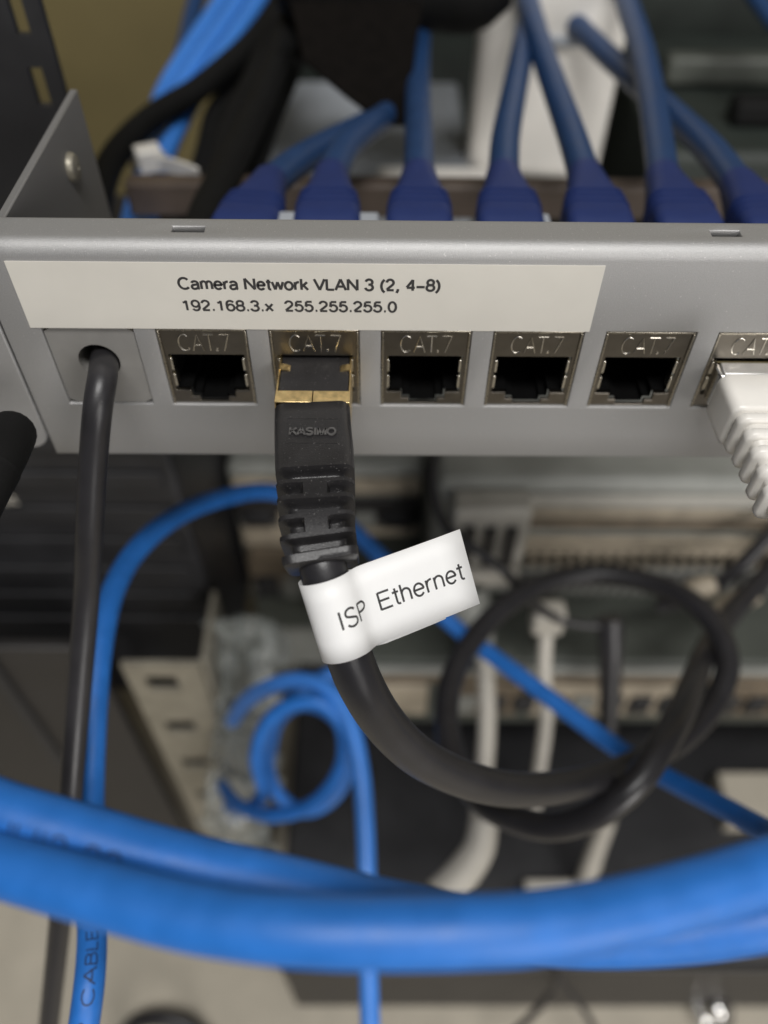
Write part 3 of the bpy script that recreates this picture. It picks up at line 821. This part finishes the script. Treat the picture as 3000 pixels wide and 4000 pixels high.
MB().rings([[p + Vector((0, 0, 2.0)), p + Vector((0, -1.0, 2.0)), p + Vector((0, -1.0, -2.0)), p + Vector((0, 0, -2.0))] for p in [ta.lerp(tb_, k / 6) + Vector((0, 0, .8 * math.sin(k / 6 * math.pi))) for k in range(7)]]).build("tail", M["white"], zt)

# ------------------------------------------------------------------ black cables, upper left
kb = [("black cable crossing in front of the bright blue bundle down to the left", 3.9, [(4.6, 232.9, -19.7), (-2.3, 210.3, -25.7), (-9.0, 193.6, -29.4), (-16.8, 178.5, -31.6), (-24.0, 164.6, -32.9), (-33.0, 149.1, -33.0), (-38.4, 133.4, -33.2), (-41.1, 120.2, -33.8), (-40.9, 103.7, -34.6), (-37.7, 81.5, -34.9)]),
      ("long black cable slanting down to the panel's top left slot", 4.3, [(9.0, 209.9, -12.9), (5.6, 180.2, -19.6), (2.3, 152.0, -23.7), (-1.4, 126.2, -25.8), (-4.8, 100.8, -26.3), (-7.1, 82.2, -26.2), (-7.2, 63.6, -26.1)]),
      ("black cable behind its slanting twin, ending among the navy boots", 4.0, [(1.5, 230.6, -19.1), (-1.8, 202.2, -27.3), (-5.4, 177.3, -32.5), (-10.0, 154.7, -35.9), (-12.6, 135.9, -38.6), (-13.2, 115.0, -40.5), (-12.1, 92.3, -41.3)]),
      ("black cable between the two slanting ones at upper left", 3.8, [(13.5, 222.4, -19.4), (9.3, 191.0, -26.1), (5.1, 167.8, -30.0), (1.3, 145.4, -33.1), (-1.1, 127.0, -35.5), (-3.2, 106.5, -37.1), (-3.5, 86.9, -37.9)]),
      ("black cable curving into the gap under the bright blue bundle", 3.8, [(3.7, 240.9, -23.5), (-5.8, 212.9, -34.0), (-13.1, 189.7, -40.5), (-19.1, 172.1, -42.2), (-19.5, 150.8, -44.5), (-19.7, 130.4, -46.0), (-18.0, 105.1, -46.3)])]
for lab, r, pth in kb:
    c = thing("power_cable", pth[4], lab, "cable", "black cables at upper left")
    MB().tube(pth, r, n=16).build("cable_jacket", M["black_matte"], c)

# ------------------------------------------------------------------ black wrap holding the blue cables
wr_ = thing("cable_wrap", (40.2, 166.5, -4.7), "wide black fabric wrap with a hanging flap gathering the blue cables at the top", "cable wrap")
ca, cb = Vector((3.8, 178.3, -5.5)), Vector((73.9, 170.9, -3.3))
rings = []
for k in range(13):
    u = k / 12; p = ca.lerp(cb, u)
    r = 14.5 * (1 - (2 * u - 1) ** 6 * .45) + (.8 * math.sin(u * 17))
    rings.append([p + Vector((0, r * math.cos(q), r * .95 * math.sin(q))) for q in [2 * math.pi * j / 24 for j in range(24)]])
MB().rings(rings).build("roll", M["black_matte"], wr_, angle=60)
fp_ = MB(); qa = [Vector(q) for q in [(9.2, 155.4, -3.8), (47.3, 155.4, -3.5), (45.1, 139.8, -8.7), (43.7, 125.8, -14.0), (42.9, 113.3, -19.3), (36.0, 113.3, -19.3), (25.6, 123.4, -16.2), (13.9, 134.8, -11.9)]]
nn_ = Vector((0, .75, -.66)) * 2.2
fp_.rings([qa, [q + nn_ for q in qa]])
fp_.build("flap", M["brown_black"], wr_, bevel=.5)

# ------------------------------------------------------------------ things standing behind
wb = thing("power_adapter", (97, 215, -75), "white plastic box standing behind the blue cables at top right", "adapter")
MB().box(70, 120, 192, 240, -76, 34, rz=math.radians(-6)).build("body", M["white"], wb, bevel=5, segs=4)
MB().box(84, 112, 189.6, 191.8, -28, -25, rz=math.radians(-6), about=(98, 216, 0)).build("seam", M["pale_grey"], wb, bevel=.5)
pg = thing("router_box", (25, 220, -95), "pale grey flat box lying behind the blue cables and the black wrap", "box")
MB().box(-12, 70, 172, 272, -96, -72).build("body", M["pale_grey"], pg, bevel=3, segs=3)
MB().box(34, 76, 170.0, 190, -80, -69).build("glare_strip", M["white"], pg, bevel=2.5, segs=3)  # white slab added for the bright glare along the front edge
bb = thing("tie_bar", (60, 100, -35), "brown horizontal bar running behind the navy boots", "bar")
MB().box(-32, 150, 98, 104, -38, -28.5).build("rail", M["brown_bar"], bb, bevel=1)
for x in (17, 33, 67):
    MB().box(x - 2.2, x + 2.2, 33, 46, -14, -6).build("clip", M["pale_grey"], bb, bevel=.6)
dk = thing("equipment_case", (220, 250, -100), "dark grey-green equipment case behind the cables at top right", "case")
MB().box(138, 330, 186, 300, -110, -62).build("body", M["dark_grey"], dk, bevel=4, segs=3)
MB().box(150, 330, 240, 250, -61, -50).build("ridge", M["green_case"], dk, bevel=2)
MB().box(168, 330, 205, 216, -61, -52).build("handle", M["black_matte"], dk, bevel=2)
bp_ = MB().box(-38, 400, 318, 324, FLOOR_Z + .5, 60).build("cabinet_panel", M["dark_grey"], bevel=1)
tag(bp_, "dark cabinet back panel at the top right, behind everything", "panel")

# ------------------------------------------------------------------ rack post, left
po = thing("rack_post", (-45, 80, FLOOR_Z), "black steel rack post with open slots at the left edge", "rack post")
v = []; f = []
xs = [-75, -40.2, -37.2, -33.6]
zs = [FLOOR_Z + .5]
for k in range(-27, 4): zs += [-1.0 + k * 14.4, 7.0 + k * 14.4]
zs.append(70)
zs = sorted(zs)
for z in zs: v += [(x, 80, z) for x in xs]
for i in range(len(zs) - 1):
    for j in range(3):
        if j == 1 and i % 2 == 1: continue
        f.append((i * 4 + j, i * 4 + j + 1, i * 4 + 5 + j, i * 4 + 4 + j))
o = MB().add(v, f).build("front_flange", M["black_case"], po, smooth=False)
q = o.modifiers.new("sheet", 'SOLIDIFY'); q.thickness = 2 * MM
MB().box(-77.5, -75.2, 76, 118, FLOOR_Z + 1, 70).build("side_flange", M["black_case"], po, bevel=.4)

# lower left: steel plate, zinc rail
pl = thing("side_rail", (-110, 30, FLOOR_Z), "dark brown steel plate of the rack standing at lower left", "rack rail")
MB().box(-190, -58, 30, 34, FLOOR_Z + .5, -150).build("plate", M["steel_black"], pl, bevel=.8)
MB().box(-95, -90, 28.4, 29.8, FLOOR_Z + .5, -150).build("fold", M["black_case"], pl, bevel=.5)
zr = thing("zinc_rail", (-36, 30, FLOOR_Z), "pale zinc rack rail with square holes, left of the small blue loop", "rack rail")
xs = [-50, -44, -33, -24]
zs = [FLOOR_Z + .5]
k = -168.0
marks = []
while k > FLOOR_Z + 14: marks.append(k); k -= 34.0
for q in reversed(marks): zs += [q - 10, q]
zs.append(-160)
v = []; f = []
for z in zs: v += [(x, 32, z) for x in xs]
for i in range(len(zs) - 1):
    for j in range(3):
        if j == 1 and i % 2 == 1: continue
        f.append((i * 4 + j, i * 4 + j + 1, i * 4 + 5 + j, i * 4 + 4 + j))
o = MB().add(v, f).build("flange", M["zinc"], zr, smooth=False)
q = o.modifiers.new("sheet", 'SOLIDIFY'); q.thickness = 2 * MM
MB().box(-24, -22, 32.2, 60, FLOOR_Z + .5, -160).build("web", M["zinc"], zr, bevel=.3)

# black ribbed device, left
bd = thing("rack_device", (-90, 70, -170), "black ribbed rack device below the panel's left end", "rack device")
MB().box(-200, -26, 62, 170, -240, -70).build("case", M["black_case"], bd, bevel=2)
for k in range(7):
    z = -84 - k * 16
    MB().box(-196, -30, 60.8, 61.8, z - 7, z).build("rib", M["black_case"], bd, bevel=.4)
tx = Vector((-82.3, 58.6, -112.3))
vs, fs = text_geo("XX", 7, 5, weight=.25)
MB().add([(tx.x + p.x, 58.6, tx.z + p.y) for p in vs], fs).build("printed_text", M["white_cable"], bd, smooth=False)

# crumpled clear film
fm = MB(); nu, nv = 26, 40
fv = []
p0, p1_ = Vector((-26.9, 48.6, -161.6)), Vector((-0.3, 46.6, -155.3))
p2, p3 = Vector((-35.0, 0.8, -264.4)), Vector((-4.9, 0.8, -264.2))
for i in range(nv + 1):
    for j in range(nu + 1):
        a = i / nv; b = j / nu
        w = .12 * math.sin(a * 9)
        p = (p0 + (p1_ - p0) * (b + w)).lerp(p2 + (p3 - p2) * (b - w), a)
        nn = noise.noise_vector(p * .09) * 9 + noise.noise_vector(p * .25) * 3.5
        fv.append(p + nn)
ff = [(i * (nu + 1) + j, i * (nu + 1) + j + 1, (i + 1) * (nu + 1) + j + 1, (i + 1) * (nu + 1) + j) for i in range(nv) for j in range(nu)]
o = fm.add(fv, ff).build("plastic_wrap", M["film"], angle=180)
q = o.modifiers.new("sheet", 'SOLIDIFY'); q.thickness = .3 * MM
tag(o, "crumpled clear plastic wrap hanging behind the black plug's cable", "plastic wrap")

# ------------------------------------------------------------------ devices below, right
d1 = thing("rack_device", (120, 75, -187), "grey rack device with striped front below the panel at right", "rack device")
MB().box(54, 300, 76, 170, -186.5, -120).build("case", M["grey_case"], d1, bevel=5, segs=4)
for z0, z1, y, mt, nm_ in ((-130, -124, 73.4, "pale_warm", "front_strip"), (-136, -131, 74.2, "tan_strip", "front_strip"), (-142, -138, 74.6, "brown_strip", "front_strip"), (-151, -147, 74.0, "tan_strip", "front_strip"), (-165, -153, 74.4, "tan_strip", "front_strip"), (-180, -170, 74.4, "steel_black", "front_strip")):
    MB().box(86, 299, y, 75.9, z0, z1).build(nm_, M[mt], d1, bevel=.8)
for k in range(34):
    x = 90 + k * 4.6
    MB().box(x - 1.0, x + 1.0, 72.6, 74.3, -162.5, -156).build("vent_slot", M["black_matte"], d1)
cn = thing("terminal_block", (75, 70, -155), "pale grey terminal block at the left end of the striped device", "terminal block")
MB().box(60, 86, 66, 75.6, -156, -122).build("body", M["pale_warm"], cn, bevel=1.5)
for x in (64, 71, 78):
    MB().box(x, x + 4, 63.5, 65.8, -150, -130).build("slot", M["steel_black"], cn, bevel=.6)
MB().box(62, 85, 62, 66, -160, -152).build("lip", M["white_cable"], cn, bevel=1)
d0 = thing("rack_device", (25, 110, -190), "tan banded device behind the black plug below the panel", "rack device")
MB().box(-24, 53, 110, 170, -330, -150).build("case", M["grey_case"], d0, bevel=3)
for z0, z1, mt in ((-162, -154, "tan_strip"), (-180, -166, "steel_black"), (-196, -184, "tan_strip"), (-226, -202, "brown_strip"), (-262, -236, "green_case")):
    MB().box(-22, 52, 107.5, 109.9, z0, z1).build("front_strip", M[mt], d0, bevel=.8)
for k, (xx, zz_, w_, h_, mt) in enumerate([(-20, -176, 12, 9, "black_case"), (-5, -176, 12, 9, "tan_strip"), (10, -177, 12, 10, "black_case"), (25, -176, 9, 9, "grey_case"), (37, -176, 12, 9, "black_case"),
                                          (-20, -200, 16, 10, "brown_strip"), (-1, -200, 12, 11, "black_case"), (14, -201, 14, 12, "steel_black"), (31, -200, 18, 10, "brown_strip"),
                                          (-20, -224, 11, 14, "black_case"), (-7, -225, 9, 15, "grey_case"), (5, -224, 15, 13, "black_case"), (23, -226, 12, 16, "tan_strip"), (38, -224, 12, 13, "black_case")]):
    MB().box(xx, xx + w_, 105.5, 107.4, zz_ - h_ / 2, zz_ + h_ / 2).build("port", M[mt], d0, bevel=.8)
d2 = thing("rack_device", (120, 45, -240), "dark grey-green device with a pale front edge under the striped one", "rack device")
MB().box(18, 300, 47, 170, -238, -187.5).build("case", M["green_case"], d2, bevel=2)
MB().box(19, 299, 44.2, 46.9, -192.5, -188.5).build("front_edge", M["grey_case"], d2, bevel=.8)
MB().box(19, 299, 44.8, 46.9, -199, -194).build("front_strip", M["brown_strip"], d2, bevel=.8)
for x0_, x1_, mt in ((22, 55, "tan_strip"), (60, 92, "brown_strip"), (96, 150, "tan_strip"), (154, 160, "steel_black"), (164, 220, "brown_strip"), (224, 296, "green_case")):
    MB().box(x0_, x1_, 44.6, 46.9, -226, -202).build("front_panel", M[mt], d2, bevel=.8)
for k in range(14):
    x = 66 + k * 11.5
    MB().box(x, x + 8.4, 42.8, 44.4, -221 + (k % 3), -208).build("port", M["black_case" if k % 4 else "grey_case"], d2, bevel=.6)
for k in range(40):
    x = 92 + k * 4.1
    MB().box(x - .7, x + .7, 73.0, 74.1, -181, -171).build("grille_bar", M["grey_case"], d1)
up_ = thing("power_supply", (90, 0, FLOOR_Z), "big black box on the floor with a lighter front rim, bottom centre", "power supply")
MB().box(-6, 330, -30, 130, FLOOR_Z + .5, -300).build("case", M["black_case"], up_, bevel=3, segs=3)
MB().box(-4, 328, -33, -30.2, -388, -304).build("front_rim", M["steel_black"], up_, bevel=1)

# grey and white cables hanging in front of the devices
c = thing("power_cable", (73.7, 33.6, -186.4), "pale cable hanging inside the black loop, ending in a white plug below", "cable")
MB().tube([(69.3, 60.4, -163.9), (72.0, 52.7, -170.3), (73.7, 40.2, -178.2), (74.4, 25.4, -188.1), (73.5, 11.5, -199.7), (71.9, 1.4, -208.2), (71.6, -5.5, -216.6)], 3.2, n=16).build("cable_jacket", M["white_cable"], c)
MB().tube([(73.0, -4.0, -208.8), (71.1, -11.9, -211.5), (65.1, -19.9, -213.1), (57.6, -27.1, -213.9)], lambda t: 5.0 + 1.4 * t, n=16).build("plug", M["white_cable"], c)
MB().tube([(66.7, 60.5, -162.6), (70.6, 52.2, -169.5), (72.5, 42.8, -176.1)], lambda t: 8.5 - 4 * t, n=16).build("sleeve", M["grey_case"], c)
c = thing("power_cable", (95.0, 32.6, -184.4), "thinner pale cable with a white head, right of the other inside the black loop", "cable")
MB().tube([(93.9, 48.8, -157.8), (93.8, 37.3, -172.7), (95.4, 25.4, -187.9), (94.0, 13.1, -203.4), (92.6, 1.5, -218.4)], 2.6, n=16).build("cable_jacket", M["white_cable"], c)
h0 = Vector((93.2, 46.0, -154.9)); MB().box(h0.x - 5.5, h0.x + 5.5, h0.y - 4, h0.y + 4, h0.z - 6, h0.z + 6).build("plug", M["white_cable"], c, bevel=1.5)
c = thing("power_plug", (117.1, -9.3, -258.6), "white plug with a flat base standing on the black box", "plug")
q0 = Vector((123.9, -4.9, -287.5))
MB().tube([tuple(q0), tuple(q0 + Vector((0, 3, 12))), tuple(q0 + Vector((1, 8, 26))), tuple(q0 + Vector((3, 14, 44)))], lambda t: 4.6 - 1.2 * t, n=16).build("stem", M["white_cable"], c)
MB().box(q0.x - 25, q0.x + 7, q0.y - 4, q0.y + 4, q0.z - 4, q0.z - .2).build("base", M["white_cable"], c, bevel=1)
c = thing("power_cable", (112.4, 29.1, -161.1), "thin black cable with a black connector hanging inside the black loop", "cable")
MB().tube([(54.8, 81.4, -107.3), (52.4, 72.9, -109.2), (52.9, 64.2, -112.6), (56.3, 55.6, -117.1), (65.8, 48.0, -119.6), (73.7, 43.4, -123.4), (83.8, 43.5, -138.8), (94.6, 42.7, -149.8), (104.7, 42.0, -152.9), (111.8, 41.8, -153.1)], 1.5, n=12).build("cable_jacket", M["black_jacket"], c)
MB().tube([(113.3, 43.8, -151.4), (114.3, 37.1, -159.6), (115.2, 30.6, -170.2), (116.1, 23.9, -181.1), (116.6, 17.0, -192.1)], lambda t: 4.6 - 1.8 * t, n=14).build("connector", M["black_jacket"], c)
c = thing("power_cable", (146.7, 44.7, -137.3), "black cable running off the right edge above the black loop", "cable")
MB().tube([(133.7, 54.0, -159.6), (144.7, 53.7, -153.3), (155.3, 56.9, -144.0), (165.4, 63.4, -131.9), (178.0, 71.9, -118.1)], 2.6, n=14).build("cable_jacket", M["black_jacket"], c)
c = thing("connector_clip", (140.0, 46.3, -143.8), "small pale clip on the devices at the right of the black loop", "clip")
ca, cb = Vector((136.9, 49.2, -146.7)), Vector((146.9, 50.2, -140.5))
MB().tube([tuple(ca), tuple(ca.lerp(cb, .5) + Vector((0, 0, 1))), tuple(cb)], lambda t: 3.2 + .8 * math.sin(t * math.pi), n=12).build("arm", M["tan_strip"], c)
ca, cb = Vector((148.7, 46.0, -154.5)), Vector((161.6, 49.5, -143.6))
MB().tube([tuple(ca), tuple(ca.lerp(cb, .5) + Vector((0, 0, 1))), tuple(cb)], lambda t: 3.4 + .8 * math.sin(t * math.pi), n=12).build("arm", M["tan_strip"], c)

# floor level things
c = thing("thin_cable", (117.3, -32.2, -356.1), "thin dark cable curving left off the bottom edge under the blue cables", "cable")
MB().tube([(110.8, -26.6, -286.2), (112.0, -33.8, -305.2), (111.1, -38.1, -322.0), (104.7, -43.8, -337.3), (95.5, -50.5, -350.7)], 1.6, n=10).build("cable_jacket", M["black_jacket"], c)
c = thing("thin_cable", (131.5, -36.3, -359.4), "thin dark cable curving right off the bottom edge under the blue cables", "cable")
MB().tube([(109.8, -28.1, -295.3), (114.8, -35.3, -311.8), (123.6, -40.8, -326.7), (131.3, -47.4, -340.0), (136.5, -55.5, -352.0)], 1.4, n=10).build("cable_jacket", M["black_jacket"], c)
c = thing("thin_cable", (-74.6, -38.3, -388.9), "black cable end lying on the beige floor at the bottom edge", "cable")
MB().tube([(-90.1, -49.5, -392.0), (-82.8, -42.0, -383.0), (-71.9, -39.9, -377.2), (-56.0, -42.1, -377.7), (-44.9, -48.6, -383.0)], 4, n=12).build("cable_jacket", M["black_jacket"], c)
ch = thing("chrome_nut", (0, 0, 0), "shiny chrome dome nut at the bottom right", "nut")
cc = Vector((200.4, -35.7, -374.0))
ch.location = cc * MM; LOC[ch.name] = cc
prof_ = [(9.5, -6), (9.5, -4.5), (6.4, -4.4), (6.4, -.5), (5.8, 2), (4.2, 4.2), (2, 5.4), (.3, 5.7)]
MB().rings([[cc + Vector((r * math.cos(a), r * math.sin(a), z)) for a in [2 * math.pi * k / 24 for k in range(24)]] for r, z in prof_]).build("dome", M["chrome"], ch)
MB().tube([tuple(cc + Vector((0, 0, -6))), tuple(cc + Vector((0, 0, -40))), tuple(Vector((cc.x, cc.y, FLOOR_Z + 1)))], 3, n=12).build("stud", M["zinc"], ch)
bx_ = MB(); qb = Vector((210.0, 32.2, -288.2))
bx_.box(qb.x - 16, qb.x + 70, qb.y - 9, qb.y + 14, -300 + .3, qb.z + 2)
tag(bx_.build("cardboard_box", M["floor"], bevel=1), "small beige box on the black case at the right edge", "box")

# black strain relief at the left edge
c = thing("thumb_plug", (-21.9, -15.6, -9.2), "dark rounded plug in front of the mounting ear at the left edge", "plug")
MB().tube([(-23.2, -9.9, -12.3), (-22.4, -12.9, -10.9), (-21.3, -18.4, -8.9), (-21.1, -23.5, -8.0), (-22.3, -29.6, -9.2)], lambda t: 1.6 + 2.2 * min(1, t * 5) ** .5, n=20).build("grip", M["black_matte"], c)
MB().tube([(-21.1, -22.3, -8.0), (-21.5, -24.5, -8.3)], 4.0, n=20, per=6).build("collar", M["black_matte"], c)
